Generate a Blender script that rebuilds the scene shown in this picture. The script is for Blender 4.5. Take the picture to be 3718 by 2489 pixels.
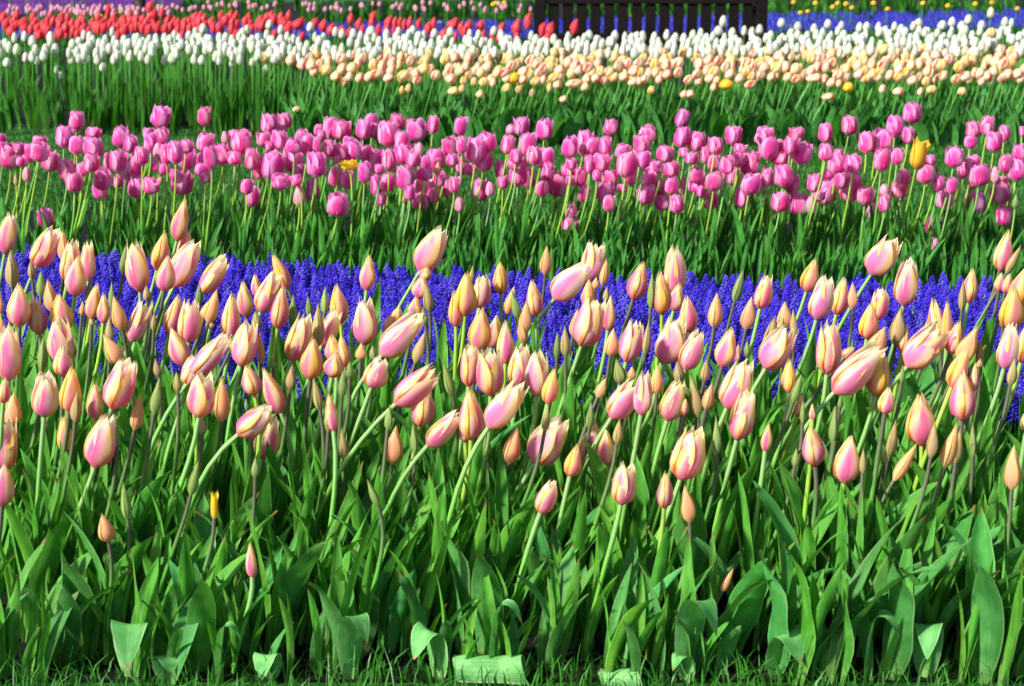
import bpy, math, random
import numpy as np
from mathutils import Vector, Matrix
R = random.Random(7)
NR = np.random.default_rng(11)
for o in list(bpy.data.objects): bpy.data.objects.remove(o)
S = bpy.context.scene
COL = S.collection
# ------------------------------------------------------------------ camera, sky, sun
W0, H0, F = 3718.0, 2489.0, 6500.0
YH = -300.0                      # where the horizon lies above the frame
CH = 1.216                       # camera height
PITCH = math.atan((H0/2-YH)/F)
CP, SP = math.cos(PITCH), math.sin(PITCH)
cam = bpy.data.cameras.new('camera'); co = bpy.data.objects.new('camera', cam); COL.objects.link(co)
co.location = (0, 0, CH); co.rotation_euler = (math.pi/2-PITCH, 0, 0)
cam.sensor_width = 36; cam.lens = F/W0*36; cam.clip_start = .05; cam.clip_end = 900
cam.dof.use_dof = True; cam.dof.focus_distance = 3.9; cam.dof.aperture_fstop = 9.0
S.camera = co
SUN_EL, SUN_AZ = math.radians(36), math.radians(236)   # azimuth clockwise from +Y: behind the camera, a little to its left
w = bpy.data.worlds.new('World'); S.world = w; w.use_nodes = True
nt = w.node_tree; bg = nt.nodes['Background']; sky = nt.nodes.new('ShaderNodeTexSky')
sky.sky_type = 'NISHITA'; sky.sun_disc = False; sky.sun_elevation = SUN_EL; sky.sun_rotation = SUN_AZ
nt.links.new(sky.outputs[0], bg.inputs[0]); bg.inputs[1].default_value = .08
sun = bpy.data.lights.new('sun', 'SUN'); so = bpy.data.objects.new('sun', sun); COL.objects.link(so)
sun.energy = 4.4; sun.angle = math.radians(4); sun.color = (1, .965, .90)
sd = Vector((math.sin(SUN_AZ)*math.cos(SUN_EL), math.cos(SUN_AZ)*math.cos(SUN_EL), math.sin(SUN_EL)))
so.rotation_euler = sd.to_track_quat('Z', 'Y').to_euler(); so.location = sd*30
S.view_settings.view_transform = 'Standard'; S.view_settings.look = 'None'
S.view_settings.exposure = .98; S.view_settings.gamma = 1
S.render.engine = 'CYCLES'
S.cycles.max_bounces = 7; S.cycles.transparent_max_bounces = 4

def sc(py, H):                      # pixels per metre at image row py for something at height H
    return CP*(py-YH)/(CH-H)
def hgt(py, s): return CH-CP*(py-YH)/s
def pt(px, py, s):                  # the world point seen at a pixel, s pixels per metre away
    X, Y, Z = (px-W0/2)/s, (py-H0/2)/s, F/s
    return Vector((X, Z*CP-Y*SP*1.0, CH-Z*SP-Y*CP))
def gpt(px, s):                     # ground point below
    py = YH+s*CH/CP
    return pt(px, py, s)

# ------------------------------------------------------------------ materials
def lin(c): return tuple(((x/255)/12.92 if x/255 <= .04045 else ((x/255+.055)/1.055)**2.4) for x in c)+(1,)
class N:
    def __init__(s, name):
        s.m = bpy.data.materials.new(name); s.m.use_nodes = True; s.t = s.m.node_tree
        s.t.nodes.clear(); s.out = s.n('ShaderNodeOutputMaterial')
    def n(s, k, **a):
        x = s.t.nodes.new(k)
        for q, v in a.items(): setattr(x, q, v)
        return x
    def put(s, sock, v):
        if isinstance(v, bpy.types.NodeSocket): s.t.links.new(v, sock)
        else: sock.default_value = v
    def math(s, op, a, b=0., c=None):
        x = s.n('ShaderNodeMath', operation=op); s.put(x.inputs[0], a); s.put(x.inputs[1], b)
        if c is not None: s.put(x.inputs[2], c)
        return x.outputs[0]
    def rng(s, v, a, b, c=0., d=1.):
        x = s.n('ShaderNodeMapRange', interpolation_type='SMOOTHSTEP')
        for i, q in enumerate((v, a, b, c, d)): s.put(x.inputs[i], q)
        return x.outputs[0]
    def mix(s, f, a, b, mode='MIX'):
        x = s.n('ShaderNodeMix', data_type='RGBA', blend_type=mode)
        s.put(x.inputs[0], f); s.put(x.inputs[6], a); s.put(x.inputs[7], b); return x.outputs[2]
    def noise(s, vec, scale, detail=2., rough=.5):
        x = s.n('ShaderNodeTexNoise'); s.put(x.inputs['Vector'], vec); x.inputs['Scale'].default_value = scale
        x.inputs['Detail'].default_value = detail; x.inputs['Roughness'].default_value = rough; return x.outputs[0]
    def uv(s):
        a = s.n('ShaderNodeUVMap'); b = s.n('ShaderNodeSeparateXYZ'); s.t.links.new(a.outputs[0], b.inputs[0])
        return b.outputs[0], b.outputs[1]
    def vec(s, x, y, z):
        a = s.n('ShaderNodeCombineXYZ')
        for i, q in enumerate((x, y, z)): s.put(a.inputs[i], q)
        return a.outputs[0]
    def surf(s, col, rough=.5, trans=.25, spec=.35, bump=None, bstr=.2, tcol=None):
        p = s.n('ShaderNodeBsdfPrincipled'); s.put(p.inputs['Base Color'], col); s.put(p.inputs['Roughness'], rough)
        p.inputs['Specular IOR Level'].default_value = spec
        if bump is not None:
            b = s.n('ShaderNodeBump'); b.inputs[0].default_value = bstr; b.inputs['Distance'].default_value = .002
            s.put(b.inputs['Height'], bump); s.t.links.new(b.outputs[0], p.inputs['Normal'])
        o = p.outputs[0]
        if trans > 0:
            t = s.n('ShaderNodeBsdfTranslucent'); s.put(t.inputs[0], tcol if tcol is not None else col)
            mx = s.n('ShaderNodeMixShader'); mx.inputs[0].default_value = trans
            s.t.links.new(o, mx.inputs[1]); s.t.links.new(t.outputs[0], mx.inputs[2]); o = mx.outputs[0]
        s.t.links.new(o, s.out.inputs[0]); return s.m

def petal_mat(name, mid, edge, tip, base, lo=.2, hi=.8, tiptop=.6, k=.5, vt=.35, trans=.5, basev=.22, seam=None, edgebase=None, rim=None):
    m = N(name); u, v = m.uv(); oi = m.n('ShaderNodeObjectInfo')
    a = m.math('ABSOLUTE', m.math('SUBTRACT', m.math('MULTIPLY', u, 2.), 1.))
    rnd = m.math('MULTIPLY', oi.outputs['Random'], 40.)
    n1 = m.noise(m.vec(m.math('MULTIPLY', u, 3.), m.math('MULTIPLY', v, 1.6), rnd), 1.3, 2.)
    q = m.math('ADD', a, m.math('MULTIPLY', m.math('SUBTRACT', n1, .5), k*2))
    q = m.math('ADD', q, m.math('MULTIPLY', m.math('SUBTRACT', v, .4), vt))
    c = m.mix(m.rng(q, lo, hi), mid, edge)
    if rim: c = m.mix(m.math('MULTIPLY', m.rng(q, hi*.62, hi+.25), .9), c, rim)
    c = m.mix(m.math('MULTIPLY', m.rng(v, .62, 1.), tiptop), c, tip)
    if edgebase: c = m.mix(m.math('MULTIPLY', m.rng(v, .42, .18), m.rng(a, .62, .9)), c, edgebase)
    c = m.mix(m.rng(v, basev, 0.), c, base)
    if seam: c = m.mix(m.rng(a, .9, .98), c, seam)
    st = m.noise(m.vec(m.math('MULTIPLY', u, 26.), v, rnd), 1.6, 3.)
    c = m.mix(m.math('MULTIPLY', m.rng(st, .38, .68), .22), c, m.mix(.55, c, (1, .9, .85, 1)))
    c = m.mix(1., c, oi.outputs['Color'], 'MULTIPLY')
    return m.surf(c, .42, trans, .3, st, .25)

def C(r, g, b): return (r, g, b, 1)
P_BLOOM = petal_mat('pink_yellow_petal', C(.83, .15, .40), C(.96, .83, .50), C(.97, .88, .44), C(.84, .22, .27), .04, .84, .8, .32, .35, edgebase=C(.90, .26, .01), rim=C(.96, .72, .06))
P_BLOOM2 = petal_mat('pink_cream_petal', C(.84, .21, .50), C(.96, .87, .66), C(.97, .91, .56), C(.84, .30, .40), .08, .92, .85, .38, .4, edgebase=C(.90, .34, .03), rim=C(.96, .80, .15))
P_GOLD = petal_mat('peach_gold_petal', C(.86, .25, .32), C(.95, .72, .28), C(.96, .78, .30), C(.86, .28, .16), .02, .62, .7, .4, .35, edgebase=C(.90, .22, .01), rim=C(.95, .62, .05))
P_PEACH = petal_mat('peach_bud_petal', C(.92, .46, .24), C(.94, .66, .24), C(.90, .70, .26), C(.72, .52, .22), .2, .9, .6, .3, .2, seam=C(.45, .33, .12))
P_OLIVE = petal_mat('olive_bud_petal', C(.62, .43, .19), C(.58, .50, .18), C(.46, .45, .12), C(.42, .48, .12), .2, .9, .6, .3, .2, seam=C(.18, .22, .04))
P_GREEN = petal_mat('green_bud_petal', C(.30, .45, .11), C(.42, .52, .15), C(.48, .45, .14), C(.30, .48, .10), .2, .9, .4, .3, .2, seam=C(.08, .16, .02))
P_MAG = petal_mat('bright_pink_petal', C(.82, .04, .36), C(.94, .44, .72), C(.92, .34, .66), C(.90, .56, .72), .30, .8, .6, .25, .1, basev=.14)
P_LPINK = petal_mat('pale_pink_petal', C(.84, .36, .52), C(.88, .55, .60), C(.86, .5, .55), C(.72, .70, .45), .3, 1., .5, .3, .1, basev=.3)
P_YEL = petal_mat('yellow_petal', C(.93, .64, .02), C(.95, .72, .03), C(.95, .72, .04), C(.88, .50, .03), .3, 1., .5, .3, .1)
P_WHITE = petal_mat('white_petal', C(.74, .79, .62), C(.84, .87, .79), C(.85, .88, .82), C(.46, .62, .20), .3, 1., .5, .3, .1, basev=.3)
P_CREAM = petal_mat('cream_red_flamed_petal', C(.92, .84, .58), C(.82, .07, .03), C(.94, .70, .24), C(.92, .80, .46), .62, .80, .4, .75, .0)
P_CREAM2 = petal_mat('cream_yellow_flamed_petal', C(.93, .84, .52), C(.92, .50, .03), C(.95, .72, .14), C(.92, .80, .38), .56, .80, .5, .7, .0)
P_RED = petal_mat('coral_red_petal', C(.82, .045, .11), C(.90, .07, .05), C(.88, .07, .04), C(.74, .12, .07), .3, 1., .5, .4, .1)

def leaf_mat(name, a, b, edge, trans=.27, ob=True):
    m = N(name); u, v = m.uv(); oi = m.n('ShaderNodeObjectInfo')
    ge = m.n('ShaderNodeNewGeometry'); rnd = m.math('MULTIPLY', m.math('ADD', oi.outputs['Random'], ge.outputs['Random Per Island']), 50.)
    ab = m.math('ABSOLUTE', m.math('SUBTRACT', m.math('MULTIPLY', u, 2.), 1.))
    n1 = m.noise(m.vec(m.math('MULTIPLY', u, 1.5), m.math('MULTIPLY', v, 4.), rnd), 1.4, 3., .6)
    c = m.mix(m.rng(n1, .35, .68), a, b)
    st = m.noise(m.vec(m.math('MULTIPLY', u, 30.), m.math('MULTIPLY', v, 1.4), rnd), 1.5, 2.)
    c = m.mix(m.math('MULTIPLY', m.rng(st, .35, .7), .4), c, m.mix(.45, c, edge))
    c = m.mix(m.math('MULTIPLY', m.rng(ab, .90, .99), .65), c, edge)
    c = m.mix(m.math('MULTIPLY', m.rng(v, .25, .0), .6), c, m.mix(.5, c, C(.30, .42, .14)))
    br = m.noise(m.vec(m.math('MULTIPLY', u, 5.), m.math('MULTIPLY', v, 12.), rnd), 1.2, 4., .6)
    c = m.mix(m.math('MULTIPLY', m.rng(br, .62, .70), m.rng(oi.outputs['Random'], .35, .7)), c, C(.20, .17, .05))
    c = m.mix(m.math('MULTIPLY', ge.outputs['Random Per Island'], .45), c, m.mix(.5, c, C(.10, .26, .01)))
    c = m.mix(m.math('MULTIPLY', m.rng(m.math('ADD', v, m.math('MULTIPLY', br, .05)), .965, .995), m.rng(oi.outputs['Random'], .3, .6)), c, C(.22, .13, .05))
    c = m.mix(1., c, oi.outputs['Color'], 'MULTIPLY')
    tc = m.mix(.5, c, C(.12, .42, .01))
    return m.surf(c, m.rng(n1, .3, .7, .5, .65), trans, .2, st, .3, tc)
L_FRONT = leaf_mat('tulip_leaf', C(.026, .20, .012), C(.095, .35, .034), C(.32, .62, .17))
L_BLUE = leaf_mat('blue_green_leaf', C(.020, .18, .030), C(.066, .31, .066), C(.26, .54, .20))
L_FAR = leaf_mat('far_leaf', C(.007, .075, .008), C(.020, .145, .014), C(.06, .26, .04))
L_LOW = leaf_mat('grape_hyacinth_leaf', C(.02, .12, .02), C(.04, .18, .04), C(.1, .3, .08))
def stem_mat(name, lo, hi):
    m = N(name); u, v = m.uv(); oi = m.n('ShaderNodeObjectInfo')
    c = m.mix(m.rng(v, .45, .95), lo, hi)
    st = m.noise(m.vec(m.math('MULTIPLY', u, 8.), m.math('MULTIPLY', v, 6.), m.math('MULTIPLY', oi.outputs['Random'], 30.)), 2., 3.)
    c = m.mix(m.math('MULTIPLY', st, .35), c, C(.10, .30, .04))
    c = m.mix(1., c, oi.outputs['Color'], 'MULTIPLY')
    return m.surf(c, .45, .05, .35)
S_GREEN = stem_mat('green_stem', C(.14, .42, .04), C(.27, .46, .16))
S_DARK = stem_mat('purple_brown_stem', C(.08, .30, .03), C(.11, .065, .075))
S_YEL = stem_mat('yellow_green_stem', C(.24, .46, .03), C(.34, .50, .07))
S_FAR = stem_mat('far_stem', C(.03, .20, .014), C(.10, .38, .05))

def plain(name, a, b, scale, rough=.8, trans=0., obj=True, d=4., bstr=.4):
    m = N(name); t = m.n('ShaderNodeTexCoord'); n1 = m.noise(t.outputs['Object'], scale, d, .6)
    return m.surf(m.mix(m.rng(n1, .35, .65), a, b), rough, trans, .2, n1, bstr)
M_SOIL = plain('soil', C(.002, .0016, .001), C(.007, .005, .003), 30)
M_LAWN = plain('lawn', C(.010, .055, .008), C(.03, .13, .015), 9)
M_PATH = plain('pale_gravel', C(.28, .27, .27), C(.40, .39, .38), 40)
M_WOOD = plain('dark_brown_wood', C(.0022, .0008, .0007), C(.0050, .0016, .0013), 14, .8)
M_BARK = plain('bark', C(.03, .022, .016), C(.08, .055, .04), 25)
def muscari_mat():
    m = N('grape_hyacinth_blue'); g = m.n('ShaderNodeNewGeometry'); oi = m.n('ShaderNodeObjectInfo')
    r = g.outputs['Random Per Island']
    c = m.mix(r, C(.020, .008, .34), C(.066, .036, .74))
    n1 = m.noise(g.outputs['Position'], 14., 2.)
    c = m.mix(m.rng(n1, .35, .7), c, m.mix(.4, c, C(.12, .05, .62)))
    return m.surf(c, .5, .12, .3)
M_MUS = muscari_mat()
M_MUSF = plain('far_grape_hyacinth_blue', C(.008, .003, .17), C(.034, .014, .50), 22, .6)
M_PURP = plain('purple_flower', C(.10, .012, .22), C(.26, .04, .42), 16, .6)
def grass_mat(name, a, b):
    m = N(name); u, v = m.uv(); g = m.n('ShaderNodeNewGeometry')
    c = m.mix(g.outputs['Random Per Island'], a, b)
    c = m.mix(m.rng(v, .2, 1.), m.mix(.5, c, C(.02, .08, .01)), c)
    return m.surf(c, .45, .25, .35)
M_GRASS = grass_mat('grass_blade', C(.02, .16, .008), C(.07, .32, .03))
M_GRASS2 = grass_mat('lawn_blade', C(.015, .11, .006), C(.05, .23, .015))

# ------------------------------------------------------------------ mesh helpers
class MB:
    def __init__(s): s.v = []; s.f = []; s.uv = []; s.mi = []; s.k = 0
    def add(s, V, Fc, UV, mi=0):
        s.v.append(np.asarray(V, float)); s.f += [tuple(i+s.k for i in f) for f in Fc]; s.uv.append(np.asarray(UV, float))
        s.mi += [mi]*len(Fc); s.k += len(V)
    def mesh(s, name, mats, smooth=True):
        me = bpy.data.meshes.new(name); V = np.concatenate(s.v); UV = np.concatenate(s.uv)
        me.from_pydata(V.tolist(), [], s.f)
        for m in mats: me.materials.append(m)
        ul = me.uv_layers.new(name='UVMap'); li = np.empty(len(me.loops), dtype=np.int32)
        me.loops.foreach_get('vertex_index', li); ul.data.foreach_set('uv', UV[li].ravel())
        me.polygons.foreach_set('material_index', s.mi)
        me.polygons.foreach_set('use_smooth', [smooth]*len(s.f)); me.update(); return me
def grid_faces(nu, nv):
    return [(j*nu+i, j*nu+i+1, (j+1)*nu+i+1, (j+1)*nu+i) for j in range(nv-1) for i in range(nu-1)]
def obj(name, me, parent=None, mat=None, color=None):
    o = bpy.data.objects.new(name, me); COL.objects.link(o)
    if parent: o.parent = parent
    if mat is not None: o.matrix_local = mat
    if color: o.color = color
    return o
def tag(o, label, cat, group=None, kind=None):
    if label: o['label'] = label
    if cat: o['category'] = cat
    if group: o['group'] = group
    if kind: o['kind'] = kind
    return o
def empty(name, loc):
    o = bpy.data.objects.new(name, None); COL.objects.link(o); o.location = loc; o.empty_display_size = .05; return o

PROF = {'c': ((0, .10), (.05, .26), (.13, .39), (.25, .47), (.36, .5), (.50, .465), (.66, .36), (.80, .245), (.92, .13), (1, .06)),
        'o': ((0, .10), (.05, .27), (.13, .40), (.25, .48), (.36, .5), (.50, .48), (.66, .41), (.80, .325), (.92, .25), (1, .21)),
        'b': ((0, .08), (.05, .24), (.13, .38), (.25, .48), (.36, .5), (.50, .44), (.66, .32), (.82, .18), (.93, .07), (1, .015)),
        'm': ((0, .13), (.05, .31), (.12, .43), (.25, .49), (.38, .5), (.58, .47), (.76, .405), (.88, .34), (.95, .29), (1, .26)),
        'w': ((0, .12), (.05, .30), (.12, .42), (.25, .49), (.40, .5), (.60, .47), (.78, .38), (.90, .26), (.96, .18), (1, .10)),
        'y': ((0, .11), (.05, .29), (.12, .41), (.25, .48), (.40, .5), (.60, .47), (.78, .42), (.90, .44), (.96, .48), (1, .52))}
WID = {'p': ((0, .7), (.1, .95), (.25, 1.), (.5, 1.), (.7, .84), (.84, .56), (.93, .30), (.98, .11), (1, 0)),
       'r': ((0, .7), (.1, .95), (.25, 1.), (.5, 1.05), (.70, .98), (.84, .74), (.93, .46), (.98, .22), (1, .0))}
def interp(t, x): return np.interp(x, [a for a, _ in t], [b for _, b in t])
def petal_geo(kind, ang, inner, rr, nu=7, nv=11, flare=None):
    wt = WID['r'] if kind in 'mw' else WID['p']
    am = math.radians((66 if not inner else 60)*(rr.uniform(.93, 1.05)))
    vs = np.linspace(0, 1, nv)**.85; us = np.linspace(-1, 1, nu)
    r0 = interp(PROF[kind], vs); tw = rr.uniform(.1, .35)*(1 if kind in 'cobw' else .4)
    ln = rr.uniform(.95, 1.04)*(1.0 if inner else .985); dr = rr.uniform(-.12, .22) if kind in 'om' else rr.uniform(-.01, .02)
    if kind == 'b': ln = rr.uniform(.985, 1.0); dr = 0
    V = []; UV = []; ph = rr.uniform(0, 6)
    for j, v in enumerate(vs):
        hw = am*float(interp(wt, v)); r = float(r0[j])*(.90 if inner else 1.)+dr*max(0, v-.35)
        if flare: r += flare*max(0, v-.45)**1.5
        for u in us:
            a = ang+hw*u+tw*v
            rad = r*(1+.055*u+.02*math.sin(ph+v*7)*abs(u)**2)+(.03*abs(u)**3 if kind in 'om' else 0)*v
            rad -= .012*math.exp(-(u/.12)**2)*(v > .1)
            z = v*ln+(-.02*abs(u)**2*(v > .6))+.012*math.sin(ph*2+u*4)*(v > .7)
            V.append((rad*math.cos(a), rad*math.sin(a), z)); UV.append((u*.5+.5, v))
    return V, grid_faces(nu, nv), UV
def petal_set(kind, mats, seed, nu=7, nv=11, flares=None):
    rr = random.Random(seed); out = []
    for i in range(6):
        inner = i % 2 == 1; b = MB()
        b.add(*petal_geo(kind, math.radians(60*i)+rr.uniform(-.12, .12), inner, rr, nu, nv, (flares or {}).get(i)))
        out.append(b.mesh('petal', [mats[i % len(mats)]]))
    return out
LIB = {}
for k, mats in (('o', [P_BLOOM, P_BLOOM2]), ('c', [P_BLOOM, P_GOLD]), ('O', [P_BLOOM2, P_BLOOM]), ('G', [P_GOLD, P_GOLD])):
    LIB[k] = [petal_set({'O': 'o', 'G': 'c'}.get(k, k), mats, 100*ord(k)+i, flares=({i % 6: R.uniform(.15, .35)} if k in 'oO' and i % 3 == 0 else None)) for i in range(6)]
for k, m in (('p', P_PEACH), ('h', P_OLIVE), ('g', P_GREEN)): LIB[k] = [petal_set('b', [m], 100*ord(k)+i, 5, 9) for i in range(4)]
LIB['m'] = [petal_set('m', [P_MAG], 900+i, 7, 9, ({i % 6: R.uniform(.4, 1.0)} if i % 2 == 0 else {i % 6: .2, (i+2) % 6: .25})) for i in range(14)]
LIB['l'] = [petal_set('w', [P_LPINK], 950+i, 5, 8) for i in range(3)]
LIB['y'] = [petal_set('y', [P_YEL], 970+i, 7, 9, {0: 1.1}) for i in range(2)]

def leaf_mesh(name, mat, wr, bend, phi0, twist, fold=0, ft=.6, cup=.35, seed=0, nt_=13, nu=5, wave=.0):
    rr = random.Random(seed); V = []; UV = []
    x = z = 0.; T = np.linspace(0, 1, nt_); WT = ((0, .42), (.12, .72), (.3, .95), (.45, 1), (.65, .88), (.82, .56), (.93, .26), (1, .0))
    for j, t in enumerate(T):
        ph = phi0+bend*t**1.7+(fold/(1+math.exp(-(t-ft)*26)) if fold else 0)
        if j: x += math.sin(ph)*(T[j]-T[j-1]); z += math.cos(ph)*(T[j]-T[j-1])
        tan = Vector((math.sin(ph), 0, math.cos(ph))); nrm = Vector((-math.cos(ph), 0, math.sin(ph))); side = Vector((0, 1, 0))
        q = twist*t; s2 = side*math.cos(q)+nrm*math.sin(q); n2 = nrm*math.cos(q)-side*math.sin(q)
        wd = wr*.5*float(interp(WT, t)); cp = cup*(1.6-1.2*t)
        for u in np.linspace(-1, 1, nu):
            p = Vector((x, 0, z))+s2*(u*wd*math.cos(cp*.8))+n2*(abs(u)**1.4*wd*math.sin(cp)+wave*wr*math.sin(t*13+seed+u*2)*abs(u))
            V.append(p[:]); UV.append((u*.5+.5, t))
    b = MB(); b.add(V, grid_faces(nu, nt_), UV); return b.mesh(name, [mat])
def leaf_lib(mat, n, seed, w=(.085, .15), bend=(.05, .6)):
    rr = random.Random(seed)
    return [leaf_mesh('leaf', mat, rr.uniform(*w), rr.uniform(*bend), rr.uniform(.02, .18), rr.uniform(-.9, .9), 0, .6, rr.uniform(.3, .7), seed*10+i, wave=rr.choice((0, .04, .08))) for i in range(n)]
LF_UP = leaf_lib(L_FRONT, 12, 1, (.07, .12), (.0, .35))
LF_ARCH = leaf_lib(L_FRONT, 8, 2, (.10, .16), (.2, .8))+leaf_lib(L_BLUE, 5, 3, (.12, .19), (.3, 1.0))
LF_WIDE = leaf_lib(L_BLUE, 8, 6, (.17, .27), (.1, .7))
LF_FOLD = [leaf_mesh('leaf', L_BLUE, R.uniform(.2, .3), .2, .08, R.uniform(-.5, .5), R.uniform(1.9, 2.6), R.uniform(.5, .72), .12, 60+i, 19, 7) for i in range(8)]
L_MID = leaf_mat('mid_leaf', C(.014, .14, .018), C(.045, .25, .035), C(.16, .44, .10))
LF_MAG = leaf_lib(L_MID, 5, 4, (.08, .14), (.0, .5))+leaf_lib(L_MID, 6, 5, (.07, .12), (.0, .5))

def tube(P, r0, r1, ns=7, v0=0., v1=1.):
    P = [Vector(p) for p in P]; V = []; UV = []
    for j, p in enumerate(P):
        t = (P[min(j+1, len(P)-1)]-P[max(j-1, 0)]).normalized()
        a = t.cross(Vector((0, 1, 0.01))).normalized(); b = t.cross(a); f = j/(len(P)-1); r = r0+(r1-r0)*f
        for i in range(ns+1):
            q = 2*math.pi*i/ns; V.append((p+a*math.cos(q)*r+b*math.sin(q)*r)[:]); UV.append((i/ns, v0+(v1-v0)*f))
    return V, grid_faces(ns+1, len(P)), UV
def bez(a, b, c, d, n):
    return [a*(1-t)**3+b*3*t*(1-t)**2+c*3*t*t*(1-t)+d*t**3 for t in [i/(n-1) for i in range(n)]]

def place_plant(name, px, py, tx, ty, wpx, s, kind, lib, leaves, leafL, stem, rb, rt, tint, leafn, leant=.5, petals=True, tipx=None):
    """px,py: where the flower sits on its stem; tx,ty its tip; s: px per metre there"""
    hb = pt(px, py, s); ang = math.atan2(tx-px, py-ty); L = math.hypot(tx-px, ty-py)/s/.95; wd = wpx/s
    yaw = R.uniform(-.12, .12)
    ax = Vector((math.sin(ang), yaw, math.cos(ang))).normalized()
    off = (math.sin(ang)*leant*.7+R.uniform(.04, .26))*hb.z
    base = Vector((hb.x-off, hb.y+R.uniform(-.02, .02), 0))
    root = empty(name, base)
    hl = hb-base; dist = hl.length
    pts = bez(Vector((0, 0, -.01)), Vector((off*.15, 0, dist*.4)), hl-ax*dist*.3, hl+ax*.004, 10)
    b = MB(); b.add(*tube(pts, rb, rt)); obj('stem', b.mesh('stem', [stem]), root, color=tint)
    q = ax.to_track_quat('Z', 'Y').to_matrix().to_4x4()
    M = Matrix.Translation(hl) @ q @ Matrix.Rotation(R.uniform(0, 6.28), 4, 'Z') @ Matrix.Diagonal((wd, wd, L, 1))
    if kind == 'y': M = Matrix.Translation(hl) @ q @ Matrix.Rotation(-.35, 4, 'Z') @ Matrix.Diagonal((wd, wd, L, 1))
    for me in R.choice(lib): obj('petal', me, root, M, tint)
    a0 = R.uniform(0, 6.28)
    for i in range(leafn):
        a = a0+i*2.4+R.uniform(-.4, .4); Lf = leafL*R.uniform(.75, 1.2)*(1-.1*i)
        lt = R.uniform(.82, 1.15); lc = (lt*R.uniform(.85, 1.15), lt, lt*R.uniform(.8, 1.2), 1)
        z0 = .0+.03*i if i else 0
        M2 = Matrix.Translation(pts[min(i, 3)]*(1 if i else 0)) @ Matrix.Rotation(.10*(1 if leant > .3 else .4), 4, 'Y') @ Matrix.Rotation(a, 4, 'Z') @ Matrix.Diagonal((Lf, Lf, Lf, 1))
        obj('leaf', R.choice(leaves), root, M2, lc)
    return root

SEEN = set()
def where(px, py, dec=0):
    x = max(0, min(100, px/W0*100)); y = max(0, min(100, py/H0*100))
    return (f'{x:.{dec}f}% across, {y:.{dec}f}% down')
def uniq(desc, px, py):
    for d in (0, 1, 2):
        l = f'{desc}, {where(px, py, d)}'
        if l not in SEEN: break
    SEEN.add(l); return l
def lean(px, py, tx, ty):
    a = math.degrees(math.atan2(tx-px, py-ty))
    return 'leaning far right' if a > 28 else 'leaning right' if a > 12 else 'leaning left' if a < -10 else 'upright'

def bake(name, items, label):       # many leaves (mesh, matrix) as one mesh
    b = MB(); mats = []; cache = {}
    for me, M in items:
        if me.name not in cache:
            v = np.empty(len(me.vertices)*3); me.vertices.foreach_get('co', v)
            uv = np.empty(len(me.loops)*2); me.uv_layers[0].data.foreach_get('uv', uv); uv = uv.reshape(-1, 2)
            li = np.empty(len(me.loops), dtype=np.int32); me.loops.foreach_get('vertex_index', li)
            U = np.zeros((len(me.vertices), 2)); U[li] = uv
            for m in me.materials:
                if m not in mats: mats.append(m)
            cache[me.name] = (v.reshape(-1, 3), [tuple(p.vertices) for p in me.polygons], U, mats.index(me.materials[0]))
        V, f, U, mi = cache[me.name]; A = np.array(M)
        b.add(V @ A[:3, :3].T+A[:3, 3], f, U, mi)
    return tag(obj(name, b.mesh(name, mats)), label, 'tulip leaves', kind='stuff')
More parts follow.
